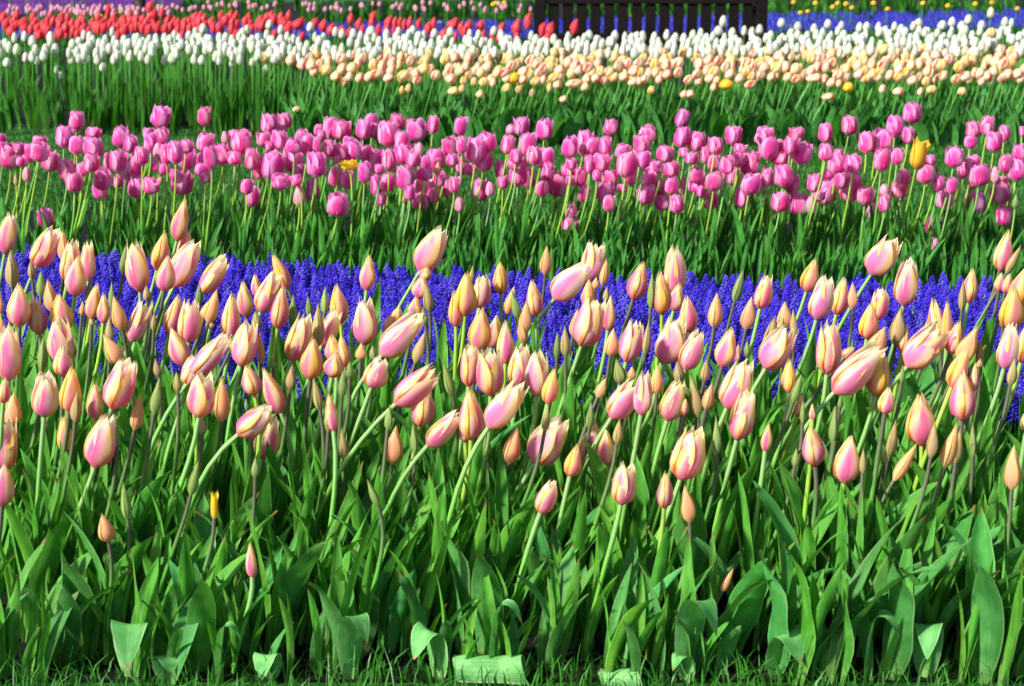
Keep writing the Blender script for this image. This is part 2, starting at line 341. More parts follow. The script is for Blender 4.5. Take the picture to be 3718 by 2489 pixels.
# heads read off the photograph: tile origin, then base x, base y, tip x, tip y, width, kind
T1 = 2.6138
FRONT = {
(0,700):"45 578 120 205 180 o;345 695 545 335 230 o;600 650 615 360 115 p;640 840 715 455 190 o;840 840 835 470 145 o;710 980 765 605 205 c;120 905 115 545 145 h;310 820 305 640 90 h;390 990 408 735 100 g;500 1135 465 825 150 p;185 1270 205 865 230 c;375 1345 345 985 185 c;600 1310 575 970 225 G;865 1195 935 870 150 G;775 1165 790 1030 60 p;830 1080 870 800 85 h;980 1240 1000 960 125 c;1060 1105 1068 845 70 g;1165 1310 1105 975 150 p;1240 1415 1395 1050 190 O;1165 780 1215 480 90 g;1330 935 1305 460 225 o;1490 730 1590 375 175 G;1560 935 1620 590 190 c;1680 455 1765 75 165 c;1720 620 1810 350 150 c;1650 890 1870 470 250 O;1400 1030 1390 880 90 h;1462 1320 1470 1130 70 h;1445 1120 1450 1010 45 g;1605 1345 1710 975 180 c;1790 1415 1830 1015 225 o;1920 950 2150 610 190 O;1975 1240 2070 920 150 p;1935 1200 1985 1030 100 c;1890 1070 1900 860 80 g;10 1160 5 915 60 c;80 1778 110 1260 260 O;610 1620 575 1170 250 O;600 1740 600 1450 190 c;1150 1630 1010 1330 180 p;1040 1440 1050 1180 100 h;400 1690 440 1350 110 g;1750 1640 1640 1300 200 c;1830 1741 2177 1338 210 O;1785 1830 1880 1560 210 o;1990 1290 2000 1200 80 c;25 1330 20 1180 90 p;870 1265 875 1190 60 h",
(740,700):"540 1130 690 750 215 O;800 910 665 590 140 G;510 990 495 765 100 c;405 1175 385 845 160 c;700 1285 765 890 180 c;245 1400 285 960 195 c;350 1640 465 1205 230 O;510 1290 495 1120 110 h;840 1285 855 965 90 g;545 1640 545 1320 80 p;1010 1190 990 980 75 g;1145 1155 1155 895 90 g;1300 1240 1260 885 180 G;1080 1465 1095 1060 140 h;1120 1450 1270 1110 180 o;835 1590 985 1165 230 o;1010 1768 1055 1385 220 G;1250 1605 1215 1350 170 G;1340 1650 1310 1345 130 c;1545 925 1575 600 155 c;1525 1440 1560 1005 245 O;1490 1590 1500 1420 120 p;1610 1590 1605 1440 90 g;1760 1390 1860 1070 190 G;1685 1545 2060 1170 270 O;1220 1750 1270 1500 200 c;260 1480 300 1400 90 p",
(1480,700):"115 745 340 345 260 o;155 825 190 700 140 c;110 1000 150 790 180 c;210 1135 180 855 110 h;60 1180 85 985 130 c;545 1165 560 760 215 G;600 860 620 690 60 h;680 1090 720 780 190 O;460 1270 450 930 145 G;885 960 875 650 155 G;940 1160 1010 880 110 p;1055 1200 990 920 95 g;1215 1170 1180 825 165 c;1110 1345 1130 1015 135 p;1110 1440 1070 1150 110 p;1305 785 1320 500 125 p;1390 1010 1680 680 270 O;1730 830 1790 475 230 O;1850 885 1885 625 100 p;1780 915 1790 800 80 p;1880 1035 1890 890 70 h;1710 1100 1715 825 140 G;1650 1450 1790 1010 285 O;1900 1310 1925 980 130 c;1570 1370 1610 1095 110 p;1925 1555 1950 1280 150 p;1500 1560 1490 1260 105 h;1420 1568 1420 1310 70 g;765 1150 780 1060 40 g;680 1500 700 1095 230 G;800 1470 850 1145 150 c;930 1620 925 1225 170 c;580 1836 605 1435 185 o;790 1920 770 1480 265 o;1050 1830 1090 1435 230 o;1225 1925 1235 1475 230 O;1330 2005 1385 1665 160 G;70 1620 170 1310 120 h;175 1270 145 1070 70 g",
(2220,700):"205 1010 300 670 200 c;600 955 590 510 215 O;375 1105 380 755 90 g;480 1150 450 745 200 G;590 1120 640 850 150 c;740 1315 700 965 180 c;975 1285 990 945 160 p;1165 1045 1240 725 110 g;1275 1305 1320 985 155 p;1410 1100 1465 785 170 o;1850 940 1925 625 180 G;1945 1205 2030 810 220 O;1640 1300 1640 1035 160 p;1730 1400 1720 1110 90 h;1480 1490 1540 1160 140 h;1560 1420 1620 1180 130 h;1460 1670 1700 1280 290 O;140 1605 230 1210 215 O;320 1540 350 1220 90 h;510 1620 620 1200 270 O;700 1680 820 1305 210 O;1050 1650 1125 1275 200 c;1190 1620 1200 1440 60 c;1290 1560 1285 1400 70 g",
(2918,700):"640 775 830 430 270 O;945 1070 1000 640 225 o;310 1155 370 805 180 c;460 1110 455 850 110 p;700 1200 720 905 170 o;600 1385 620 1045 190 G;870 1450 900 1080 165 h;930 1525 960 1240 120 c;640 1560 760 1275 200 p;1560 1045 1590 725 155 c;1500 1130 1490 820 85 h;1860 740 1910 365 175 c;1920 770 2040 500 90 h;1850 940 1860 750 110 c;1910 950 1940 760 100 c;1990 1100 2110 700 200 G;1960 1300 1960 895 240 G;1290 1440 1210 1015 190 c;1360 1450 1330 1015 120 G;1390 1530 1460 1220 160 c;1480 1620 1620 1265 200 p;980 1650 1280 1280 300 O;1180 1340 1185 1180 100 h;1670 1665 1660 1380 90 h;1900 1670 1970 1250 200 O;2060 1610 2100 1220 180 c;220 1720 240 1225 240 o;285 1895 700 1440 290 O;680 1920 720 1500 240 G;770 2095 790 1840 165 c;380 1568 470 1460 120 c;1400 1850 1530 1470 190 G;1890 1280 1880 1150 70 g",
(0,1300):"30 430 60 180 120 c;110 650 150 330 190 p;420 555 480 150 255 o;660 512 720 80 210 G;390 260 395 115 110 c;715 615 760 300 120 h;900 580 915 230 160 c;1060 475 1240 20 285 o;1275 690 1350 330 135 p;1460 545 1530 185 115 g;1505 180 1480 0 80 h;1890 560 1960 140 255 o;1920 730 1930 560 95 h;625 890 625 545 170 G;900 1035 1060 550 290 o;1110 850 1125 520 70 g;1215 1540 1185 1170 110 g;1810 1310 1900 960 110 g;40 1080 80 555 240 o;20 1405 60 1000 230 c;1033 1746 985 1469 175 p;2035 1535 2040 1265 70 y;430 680 430 570 70 h;1690 330 1680 130 90 h",
(740,1300):"165 610 185 180 175 p;485 350 415 60 190 c;735 518 585 110 185 c;325 725 640 480 240 o;560 955 665 555 235 o;820 300 850 50 105 h;1105 500 1050 190 105 h;1310 380 1330 110 95 g;1235 700 1190 345 130 c;1180 720 1190 400 80 g;1590 280 1690 0 230 o;1820 435 2199 100 270 O;1340 985 1315 655 95 h;1790 1010 1830 640 185 p;2005 905 1990 615 85 g;1745 685 1770 440 90 g;1660 1410 1560 1130 85 g;490 1140 500 930 90 g;415 500 400 380 50 g;1390 200 1390 20 80 g;660 100 650 0 80 g;463 2089 450 1745 110 c",
(1480,1300):"120 645 190 260 225 c;190 830 490 500 200 o;605 770 600 280 250 c;765 660 1070 240 260 O;550 795 530 620 110 c;955 1010 1040 655 180 p;760 955 745 700 95 g;1300 700 1330 440 90 h;1205 1000 1460 580 330 O;1700 1015 1785 600 235 c;1890 1015 1880 665 170 c;1540 1125 1610 830 170 G;1725 670 1740 410 95 g;1985 820 2010 580 105 h;1930 570 2160 215 240 O;1800 380 1880 190 110 p;430 370 345 35 105 g;1260 1470 1370 1155 185 o;2050 230 1980 0 110 g;860 2220 780 2000 85 h",
(2220,1300):"90 1390 150 1005 230 o;280 540 330 120 180 O;430 345 430 50 135 p;190 210 195 70 90 p;90 250 40 0 110 h;530 590 640 210 230 o;685 545 700 380 80 c;825 570 750 170 135 h;895 490 945 235 125 p;880 225 895 0 95 h;650 230 620 20 120 h;1095 475 1280 20 280 O;1190 775 1290 320 235 o;655 1150 800 660 310 o;1005 925 985 550 90 g;500 1425 510 1065 160 c;745 1565 690 1195 155 p;1680 330 1680 10 150 G;1720 430 1790 145 100 g;1460 890 1480 620 110 c;1760 560 1800 340 90 c;1935 1018 1870 635 225 c;1815 630 1810 390 60 g;1905 600 1900 430 60 c;1090 1040 1100 900 70 g;1740 1040 1750 850 80 g;1043 2226 1150 1990 80 p",
(2918,1300):"1120 825 1080 330 290 c;1500 590 1500 130 255 c;1600 320 1620 60 100 c;380 1185 440 735 265 c;275 820 285 440 105 g;560 1105 555 850 70 h;810 955 855 580 110 h;850 1170 1060 815 130 p;1205 955 1230 600 120 h;1330 1045 1420 605 160 p;1440 1010 1465 665 105 h;1605 950 1595 610 85 g;1975 1255 1965 815 175 p;1960 265 1990 0 105 h;2110 700 2120 450 130 c;930 240 935 60 60 g;1665 95 1670 0 75 h;340 480 345 350 50 g;760 1030 760 830 70 g"}
T2 = 2.342
MAG = {
(0,300):"650 412 665 240 130;545 555 560 370 150;655 612 665 450 130;790 470 800 378 130;790 640 810 465 160;770 762 790 600 125;10 520 10 430 80;20 600 20 500 70;90 730 100 515 180;170 600 160 510 90;250 680 260 515 115;330 670 370 500 150;340 510 345 450 120;420 755 440 580 145;180 710 185 620 80;225 840 235 715 70 l;140 880 140 760 45 h;570 830 575 645 140;635 930 640 760 140;700 800 700 675 110;875 915 885 730 150;860 990 850 860 110;1030 550 1040 370 140;1100 590 1130 450 120;1000 760 1010 570 135;925 740 930 600 90;1000 895 1010 770 85;1060 870 1065 750 90;1130 795 1160 610 150;1210 700 1215 540 120;1165 980 1185 800 150;1290 945 1295 795 130;1285 590 1290 420 115;1270 480 1275 380 100;1385 530 1395 385 110;1345 380 1400 200 150;1340 765 1335 620 100;1345 650 1350 510 80 l;1420 700 1415 510 90;1495 690 1500 495 130;1590 740 1605 555 140;1580 600 1590 485 120;1545 955 1555 745 180;1400 780 1400 680 90;1740 370 1745 200 105;1740 590 1760 425 140;1720 740 1725 590 95;1800 735 1800 530 110;1900 700 1890 515 140;1915 520 1915 415 60 l;2050 605 2070 400 170;1990 500 1990 400 90;1720 800 1725 680 140;1750 850 1760 750 100;2000 700 2000 580 120;2145 740 2150 555 125;2100 950 2100 815 100;2140 1055 2150 885 120;395 1240 400 1065 130;1480 830 1490 730 80",
(900,300):"175 438 195 262 140;320 390 320 255 110;140 545 140 420 120;270 570 280 400 140;270 440 290 355 90;190 580 190 490 80;205 825 215 585 190;90 820 90 680 80;370 765 410 560 150;280 905 290 770 150;395 600 400 465 130;460 480 465 395 110;500 610 505 440 140;590 600 590 460 70;440 820 430 680 110;580 805 595 590 160;550 1005 555 820 115;440 1050 440 880 100 l;430 880 400 780 90;600 450 605 350 75;690 470 720 290 120;790 485 810 320 160;620 500 630 400 70;690 630 700 480 120;780 695 800 520 140;890 660 910 490 130;860 550 870 455 100;745 885 755 710 125;840 905 845 745 105;870 740 860 660 130 y;760 1135 780 935 180;980 480 990 310 130;1060 350 1060 260 110;1080 480 1090 335 110;1195 545 1200 325 170;1270 390 1280 260 120;1310 580 1320 405 120;1000 670 1005 530 110;1320 690 1330 505 150;1200 750 1200 560 120;1070 745 1085 555 115;990 850 1000 670 110;1095 970 1095 770 100;1180 925 1200 765 130;1130 1050 1135 930 80;1400 720 1410 590 120;1455 620 1460 510 70 l;1430 495 1440 310 160;1380 400 1380 300 60;1570 435 1580 278 95;1335 915 1345 700 150;1120 780 1120 690 90;1585 750 1605 560 150;1515 740 1520 610 80;1610 790 1620 670 60 p;1490 830 1500 720 130;1480 950 1495 810 160;1465 1085 1475 920 140;1580 1030 1580 890 90;1620 890 1640 750 100;1380 1000 1380 860 80;1330 1030 1335 930 40 h;1710 635 1730 455 130;1820 610 1820 450 90;1805 445 1815 290 105;1740 710 1740 600 100;1810 790 1805 625 95;1700 980 1700 810 80;1755 940 1760 790 90;1800 1100 1800 965 85 l;1930 685 1950 465 170;2030 590 2035 425 150;2000 755 2020 590 130;1890 790 1900 680 100;1975 1010 1980 815 120;2060 970 2060 840 80 l;2100 1310 2110 1175 150",
(1800,300):"210 450 225 285 125;125 440 130 355 80 l;95 605 115 445 120;410 485 420 305 135;270 620 275 425 135;320 700 335 540 130;400 735 430 550 140;170 690 180 560 100;40 810 45 660 90;185 880 190 700 150;180 740 185 630 160;280 900 290 720 110;60 905 60 790 90;430 840 455 680 110;390 965 395 830 110;510 970 540 765 160;620 635 640 455 130;630 880 640 790 80;640 740 640 640 90;620 800 620 690 110;715 880 720 710 120;745 1020 755 870 100;740 620 770 405 140;815 620 825 460 110;970 450 985 310 120;930 605 935 455 105;800 770 795 610 90;885 760 905 595 140;640 1175 635 1030 105;620 1265 640 1140 140;920 1030 930 835 150;960 1095 965 950 100;960 880 965 730 150;860 840 860 740 70;1070 650 1085 520 120;1100 805 1120 590 160;1140 870 1160 700 130;1235 605 1250 440 135;1290 510 1290 365 150;1250 730 1255 580 110;1190 640 1190 560 80;1070 940 1075 860 80;1430 680 1450 535 140;1330 780 1350 660 140;1480 800 1490 660 150;1290 870 1300 755 120;1390 970 1400 810 110;1265 1035 1275 865 145;1490 950 1500 795 110;1590 950 1590 800 80 l;1410 1090 1420 950 130;1535 1110 1540 950 120;1560 380 1610 230 110;1570 550 1590 375 130;1700 585 1720 415 135;1600 635 1600 550 80;1655 695 1670 585 110;1860 610 1875 465 130;1780 690 1785 540 80;2010 530 2030 370 140;2070 610 2080 515 100;1850 755 1855 610 100;1960 780 1970 620 120;2010 870 2015 715 110;2150 790 2160 585 150;2060 720 2060 590 110;1700 850 1710 715 120;1690 945 1720 790 140;1850 920 1865 760 150;1740 970 1740 870 70;1815 1080 1830 920 130;2150 950 2180 770 160;2090 1060 2100 900 120",
(2718,300):"110 540 150 375 150;160 655 170 455 150;260 590 265 480 80;400 490 410 375 120;350 610 360 450 110;430 690 470 505 160;650 510 655 345 115;850 445 865 280 130;650 665 665 515 120;260 700 270 575 150;35 780 35 585 110;290 890 300 690 150;150 890 155 720 100;360 940 370 770 120;60 930 60 770 130;260 1100 275 930 150;430 1130 435 940 165;525 1120 530 965 95 l;440 1285 445 1150 105 l;650 1035 665 820 160;550 930 560 775 120;740 780 755 600 150;760 640 765 560 80;670 820 680 740 110;880 770 890 610 140;850 1015 865 770 170;780 900 790 750 110;985 1040 990 880 130;600 1010 590 910 110;1040 1165 1060 1020 105 l;1000 600 1000 415 130;1140 570 1150 395 150;1240 460 1250 280 140;1070 600 1075 450 80;1125 750 1130 560 135;1260 695 1265 555 115;1150 1100 1150 950 95;1150 970 1150 860 85 l;1380 345 1395 170 150;1355 520 1360 370 100;1420 730 1450 485 130 y;1500 860 1505 680 145;1545 710 1545 610 85;1265 995 1275 830 125;1310 870 1320 740 110;1605 920 1615 780 105;1720 945 1730 800 90;1655 1075 1665 895 135;1570 1310 1590 1115 160;1740 720 1750 545 150;1900 475 1905 325 110;2020 450 2030 280 125;1880 560 1890 450 100;2080 590 2085 415 130;2170 500 2175 360 90;1890 760 1900 610 120;1810 820 1820 670 90;1955 880 1965 690 170;1890 910 1895 820 80;2090 850 2095 710 70 l;1920 1130 1935 925 175;2120 1025 2140 840 165;2150 880 2160 790 100;2170 765 2190 600 110;2270 835 2280 640 150;2300 660 2300 520 110;2325 460 2325 370 50;2150 1215 2165 1045 135;1570 1430 1575 1315 90 l;1810 1330 1820 1200 90;2265 1075 2265 945 60 g;1600 770 1600 680 30 g"}
RED = {(900,0):"100 260 120 110 70;210 330 215 120 50;270 230 290 130 60;320 300 345 130 70;400 250 410 110 90;440 240 440 150 50;440 350 470 210 50;545 240 550 135 60;630 270 625 170 70;690 300 710 215 70;775 320 790 180 90;865 208 875 105 55;930 250 930 160 50;960 305 965 240 40;850 325 865 240 60;1045 180 1052 90 55;1045 240 1045 175 50;1100 300 1105 225 35;1180 230 1190 125 60;1170 300 1190 240 60;1238 240 1240 160 35;1230 310 1235 250 30;1280 240 1290 190 40;1320 260 1320 170 35;1370 240 1380 180 45;1440 240 1440 190 30;1570 250 1575 160 50;1515 290 1520 235 60;1560 360 1570 300 50;1720 250 1750 120 90;1650 330 1680 230 60;1755 360 1760 300 40;1800 280 1805 180 50;1860 270 1880 165 65;1830 320 1840 260 50;1960 265 1990 195 60;1990 340 2000 265 40;2070 340 2080 280 60;2140 290 2150 200 55;2110 360 2120 290 60;2270 300 2290 195 75;2275 360 2280 310 50",
(1800,0):"165 300 180 195 75;255 245 310 155 60;375 305 385 215 50;440 310 455 205 75;425 370 430 310 60;650 290 665 205 65",
(0,0):"20 200 50 115 50;40 250 55 180 60;75 310 75 220 70;105 230 110 180 50;130 170 135 80 50;175 240 185 150 75;190 290 190 220 50;270 200 290 105 50;290 240 295 180 40;310 340 315 265 70;370 290 375 155 65;385 300 390 190 60;410 320 415 230 45;440 230 450 140 50;495 260 515 135 55;500 330 505 250 60;545 280 560 145 60;455 380 460 310 30;600 260 620 140 60;650 260 655 145 60;690 240 690 140 55;690 290 695 200 50;640 330 650 260 45;790 260 820 155 65;830 300 840 230 40;860 280 885 150 60;905 130 915 50 45;915 260 930 170 55;950 230 975 105 65;990 340 995 270 40;1030 220 1050 115 60;1050 300 1055 210 50;1090 220 1095 130 55;1110 280 1115 190 45;1140 220 1150 140 65;1150 280 1160 200 40;1200 210 1215 115 50;1200 290 1205 230 40;1255 105 1262 10 60;1250 290 1255 210 50;1290 170 1330 85 70;1320 280 1330 200 50;1370 150 1375 90 40;1390 290 1395 160 55;1410 230 1425 130 50;1430 280 1500 110 55;1460 350 1500 270 50;1500 250 1520 120 45;1530 340 1540 270 45;1560 240 1570 170 45;1600 290 1610 210 45;1640 190 1640 95 60;1670 220 1670 120 55;1680 240 1740 130 50;1720 210 1740 130 55;1780 240 1790 140 55;1800 290 1810 200 35;1850 280 1890 180 60;1900 210 1940 95 60;1960 240 1980 180 50;1990 190 2000 100 50;1990 330 1995 270 50;2070 230 2100 110 50;2060 310 2060 250 40;2190 230 2215 110 60;2230 250 2240 170 45;2310 210 2320 130 50"}
CREAM = {(1800,0):"560 870 550 780 70;1315 800 1310 710 60;1585 830 1590 780 60;1635 830 1640 750 75;1950 760 1950 660 115 y;1840 775 1840 700 55 y;450 780 450 730 40 y;300 820 305 785 40;85 780 80 705 60 y;185 790 185 715 55;735 775 730 690 80;320 730 320 630 85;385 720 385 640 60;475 700 465 600 90;515 755 510 675 75;640 745 640 630 130;910 720 910 630 65;830 705 830 610 80;155 710 160 590 100 y;50 660 60 555 100;250 460 250 360 85;340 500 335 405 85 y;600 490 600 400 95;850 460 850 350 85;1240 480 1245 370 90;2145 755 2150 650 95",
(2718,0):"650 850 600 740 100;1260 810 1250 730 90;1805 810 1805 725 65;1545 795 1545 705 85;1450 810 1450 755 50 y;1130 790 1140 735 55;1965 725 1965 645 60 y;2055 715 2055 655 45;840 780 850 685 85 y;680 740 680 650 80;750 745 750 665 60;525 700 530 600 130;385 710 390 620 90;15 750 15 650 70;2045 330 2045 215 90;910 480 915 375 85;1370 480 1375 430 60;1250 690 1255 600 90;1310 460 1310 400 60;1500 730 1500 650 70;1815 690 1820 590 100;1180 680 1175 590 75",
(900,0):"810 730 810 660 50 y;850 690 850 620 65;740 690 745 610 90;680 570 685 505 65;785 630 785 525 80;865 625 860 520 95;930 600 925 510 50;745 500 740 390 85;650 530 650 455 85;350 555 355 455 80;225 545 220 430 100;140 530 140 445 75;980 510 980 385 80;1180 700 1180 580 95;1070 670 1065 560 120;1305 310 1305 290 20;1360 785 1360 715 45 y;1305 800 1305 740 35 y;1300 680 1300 585 95;1720 710 1720 600 90;1730 805 1725 710 90;1815 790 1815 725 50;1960 830 1965 760 60;400 950 400 885 58 y;2075 740 2080 655 55 y;2190 785 2190 705 60 y"}
WHITE = {(2718,0):"2055 158 2055 70 62;1865 212 1870 112 65;275 240 275 148 65;415 270 420 170 65;355 285 355 185 52;1440 240 1440 148 75;1725 230 1725 140 60;670 250 670 178 65;785 265 785 192 55;2175 230 2180 155 60;2230 240 2230 165 45;1640 260 1640 170 80;1975 260 1980 185 65",
(1800,0):"1930 235 1930 143 65;1740 330 1740 248 55;790 350 800 252 70;1010 350 1010 270 65;1095 365 1095 272 48;1450 345 1450 262 55;1150 375 1155 292 58;1345 365 1345 282 62;2175 320 2175 225 60;2110 310 2110 240 50;300 355 305 270 48;40 340 40 275 55;1890 310 1900 240 80;2240 300 2240 215 60",
(900,0):"185 255 185 160 62;530 275 530 168 65;1400 305 1400 200 58;1280 320 1280 232 52;1585 335 1585 225 65;2090 310 2090 208 60;895 335 895 245 62;1045 310 1040 232 80;1720 320 1720 245 70;1960 345 1965 255 50;1885 340 1885 262 50;2155 360 2155 275 55;160 345 160 275 50;570 365 570 290 45;1450 360 1450 265 75;1495 350 1495 280 45",
(0,0):"715 350 712 262 55;955 320 950 262 45;1725 290 1725 208 65;1660 320 1660 235 45;2100 300 2100 208 55;2290 255 2290 165 62;210 360 210 268 60;125 370 125 290 50;275 400 275 320 60;1325 380 1325 300 55;1270 390 1275 312 50;875 610 880 520 62;1715 555 1715 470 62;2258 625 2258 545 52;60 575 65 490 70;730 545 730 465 75;480 630 480 580 30;515 675 515 590 35;1398 560 1398 485 55;1100 535 1100 445 55;220 535 220 450 60;315 555 312 475 48;605 550 600 470 50;1975 575 1970 505 55;2150 570 2160 490 60"}
def rd(D, sc_):
    out = []
    for (ox, oy), t in D.items():
        for e in t.split(';'):
            p = e.split(); a = [float(x)/sc_ for x in p[:5]]
            out.append((ox+a[0], oy+a[1], ox+a[2], oy+a[3], a[4], p[5] if len(p) > 5 else 'm'))
    return out

# ------------------------------------------------------------------ ground
def sheet(name, pts, z, mat, label=None):
    me = bpy.data.meshes.new(name); me.from_pydata([(p[0], p[1], z) for p in pts], [], [tuple(range(len(pts)))]); me.materials.append(mat)
    o = obj(name, me); o['kind'] = 'structure'; return o
def gy(py): return CP*(py-YH)/CH            # s on the ground row py
def strip(name, top, bot, z, mat, x0=-600, x1=4400):   # top/bot: image rows at left and right edges
    n = 10; P = []
    for i in range(n+1):
        f = i/n; P.append(gpt(x0+(x1-x0)*f, gy(bot[0]+(bot[1]-bot[0])*f)))
    for i in range(n, -1, -1):
        f = i/n; P.append(gpt(x0+(x1-x0)*f, gy(top[0]+(top[1]-top[0])*f)))
    return sheet(name, P, z, mat)
sheet('ground', [(-400, -20), (400, -20), (400, 800), (-400, 800)], 0, M_LAWN)
strip('near_bed_soil', (745, 790), (2480, 2480), .004, M_SOIL)
strip('middle_bed_soil', (190, 150), (455, 495), .004, M_SOIL)
strip('far_bed_soil', (20, -20), (150, 110), .004, M_SOIL)
strip('path', (-60, -70), (-10, -45), .004, M_PATH, -1500, 5200)

# ------------------------------------------------------------------ near bed: pink and yellow tulips
def tint(a=.1): 
    b = 1+R.uniform(-a, a*.6); return (b, b*(1+R.uniform(-a, a*.6)), b*(1+R.uniform(-a, a)), 1)
LOOK = {'o': 'open pink tulip with golden yellow petal edges', 'O': 'open pink tulip with cream petal edges', 'c': 'closed pink and yellow striped tulip',
        'G': 'closed orange and coral pink tulip', 'p': 'slim peach tulip bud', 'h': 'slim olive and peach tulip bud', 'g': 'slim green tulip bud', 'y': 'small yellow tulip bud'}
NAME = {'o': 'pink_yellow_tulip', 'O': 'pink_yellow_tulip', 'c': 'pink_yellow_tulip', 'G': 'pink_yellow_tulip', 'p': 'budding_tulip', 'h': 'budding_tulip', 'g': 'budding_tulip', 'y': 'yellow_tulip'}
HEADS = []
def cap(px, s, ll, own=None):       # keep leaves from growing over the low flowers behind them
    for (hx, hy, hs, hwd) in HEADS:
        if hs < s+5 and abs(hx-px) < hwd*.5+.30*ll*s and (own is None or abs(hx-own) > 1):
            if hgt(hy, s) > 0: ll = min(ll, max(.06, hgt(hy, s)/1.04))
    return ll
FL = []
for e in rd(FRONT, T1):
    by = e[1]; s = max(sc(by, .40+R.uniform(-.015, .02)), 1455+R.uniform(0, 120)); s = min(s, 2175*R.uniform(.92, 1.) if by < 1780 else R.uniform(2195, 2228)); FL.append(e+(s,))
    if by > 1450: HEADS.append(((e[0]+e[2])/2, by+8, s, e[4]))
for (bx, by, tx, ty, w_, k, s) in FL:
    H = .40+R.uniform(-.015, .02)

    st = S_GREEN if k in 'oO' else (S_DARK if k in 'hgp' else R.choice((S_GREEN, S_DARK, S_YEL)))
    hb = hgt(by, s)
    r = place_plant(NAME[k], bx, by, tx, ty, w_*(.99 if k in 'oOcG' else .95), s, k, LIB[k], LF_UP+LF_ARCH[:8], cap(bx, s, min(.30, max(.15, hb*.78)), None), st, .0047, .0041 if k in 'oOcG' else .0033, tint(.09), 3)
    tag(r, uniq(f'{LOOK[k]} {lean(bx, by, tx, ty)}', (bx+tx)/2, (by+ty)/2), 'tulip', 'pink and yellow tulips in the front bed')
# leafy plants without a flower, thick at the front edge
def leaf_mats(n, lib, ll, tilt=.14):
    out = []; a0 = R.uniform(0, 6.28)
    for i in range(n):
        Lf = ll*R.uniform(.7, 1.15); a = a0+i*6.28/n+R.uniform(-.5, .5)
        out.append((R.choice(lib), Matrix.Translation((R.uniform(-.008, .008), R.uniform(-.008, .008), 0)) @ Matrix.Rotation(tilt, 4, 'Y') @ Matrix.Rotation(a, 4, 'Z') @ Matrix.Diagonal((Lf, Lf, Lf, 1))))
    return out
def leafy(px, s, n, lib, ll=.26):
    ll = cap(px, s, ll)
    p = gpt(px, s); root = empty('tulip_plant', (p.x, p.y, 0))
    for me, M in leaf_mats(n, lib, ll):
        lt = R.uniform(.8, 1.2); obj('leaf', me, root, M, (lt*R.uniform(.85, 1.3), lt, lt*R.uniform(.8, 1.2), 1))
    return tag(root, 'flowerless tulip plant, only green leaves, along the front edge of the bed', 'tulip', 'leafy tulip plants without flowers in the front bed')
def foliage(px, s, n, lib, ll, items):
    if s > 1400: ll = cap(px, s, ll)
    p = gpt(px, s); T = Matrix.Translation(p)
    items += [(me, T @ M) for me, M in leaf_mats(n, lib, ll)]
for i in range(130):
    leafy(-60+i*30+R.uniform(-30, 30), R.uniform(2070, 2232), 3, LF_WIDE+LF_ARCH+LF_UP, R.uniform(.15, .28))
items = []
for i in range(330): foliage(R.uniform(-80, 3800), R.uniform(1620, 2120), 3, LF_UP+LF_UP+LF_ARCH, .27 if i % 3 else .36, items)
bake('tulip_foliage', items, 'green tulip leaves filling the front bed between the flowering plants')
# bent-over leaves along the edge: pixel of the bend, width, hanging length, which way it falls
FOLDS = [(480, 2235, 115, 150, -1.5, 'folded'), (1550, 2262, 105, 110, -2.4, 'curled'), (3640, 2165, 85, 90, -.6, 'folded'), (2530, 2140, 110, 130, -.9, 'folded'),
         (1300, 2205, 90, 100, -.9, 'curled'), (960, 2400, 80, 90, -1.9, 'ragged'), (620, 2420, 80, 70, -1., 'ragged'), (3360, 2240, 90, 120, -1.8, 'drooping'),
         (2860, 2275, 110, 110, -.9, 'drooping'), (2450, 2385, 80, 60, -2.6, 'ragged'), (3190, 2195, 60, 100, -.5, 'curled'), (1830, 2150, 60, 90, -.4, 'drooping'), (840, 2240, 60, 70, -.2, 'drooping')]
for i, (px, py, wpx, hp, a, wd) in enumerate(FOLDS):
    s = 2228; p = gpt(px, s); H = max(.05, hgt(py, s)); ft = H/(H+hp/s); L2 = (H+hp/s)*1.06
    root = empty('tulip_plant', (p.x-math.cos(a)*.02, p.y-math.sin(a)*.02, 0))
    me = leaf_mesh('leaf', L_BLUE, wpx/s/L2*1.25, .15, .05, R.uniform(-.3, .3), 2.55, ft, .18, 60+i, 21, 7)
    obj('leaf', me, root, Matrix.Rotation(a, 4, 'Z') @ Matrix.Diagonal((L2, L2, L2, 1)), (2.2, 1.6, 2.2, 1))
    obj('leaf', R.choice(LF_ARCH), root, Matrix.Rotation(a+2.5, 4, 'Z') @ Matrix.Diagonal((L2*1.1,)*3+(1,)))
    tag(root, uniq(f'{wd} broad pale green tulip leaf at the bed edge', px, py), 'tulip', 'bent tulip leaves along the front edge')
for px, py, wpx, hp, tl in ((1775, 2372, 245, 120, -.03), (2250, 2425, 145, 90, 0.)):      # two broad leaves rolled over sideways
    s = 2225; p = gpt(px, s); H = hgt(py, s); r = hp/s*.5; V = []; UV = []
    for i in range(15):
        t = i/14; x = (t-.5)*wpx/s*(1+.04*math.sin(t*9))
        for j in range(11):
            q = -1.9+j/10*3.6; rr_ = r*(1+.10*t+.03*math.sin(t*7+j))
            V.append((x+.004*math.cos(j*.7)*(i in (0, 14)), -math.sin(-q)*rr_*.9 if 0 else math.sin(q)*rr_*.9, H-r+math.cos(q)*rr_+x*tl)); UV.append((j/10, .2+.5*t))
    b_ = MB(); b_.add(V, grid_faces(11, 15), UV); root = empty('tulip_plant', (p.x, p.y, 0)); obj('leaf', b_.mesh('leaf', [L_BLUE]), root, color=(3.2, 1.9, 3.0, 1))
    obj('leaf', R.choice(LF_ARCH), root, Matrix.Translation((wpx/s*.3, .03, 0)) @ Matrix.Diagonal((.12, .12, .12, 1)))
    tag(root, uniq('rolled broad pale green tulip leaf lying at the grass edge', px, py), 'tulip', 'bent tulip leaves along the front edge')

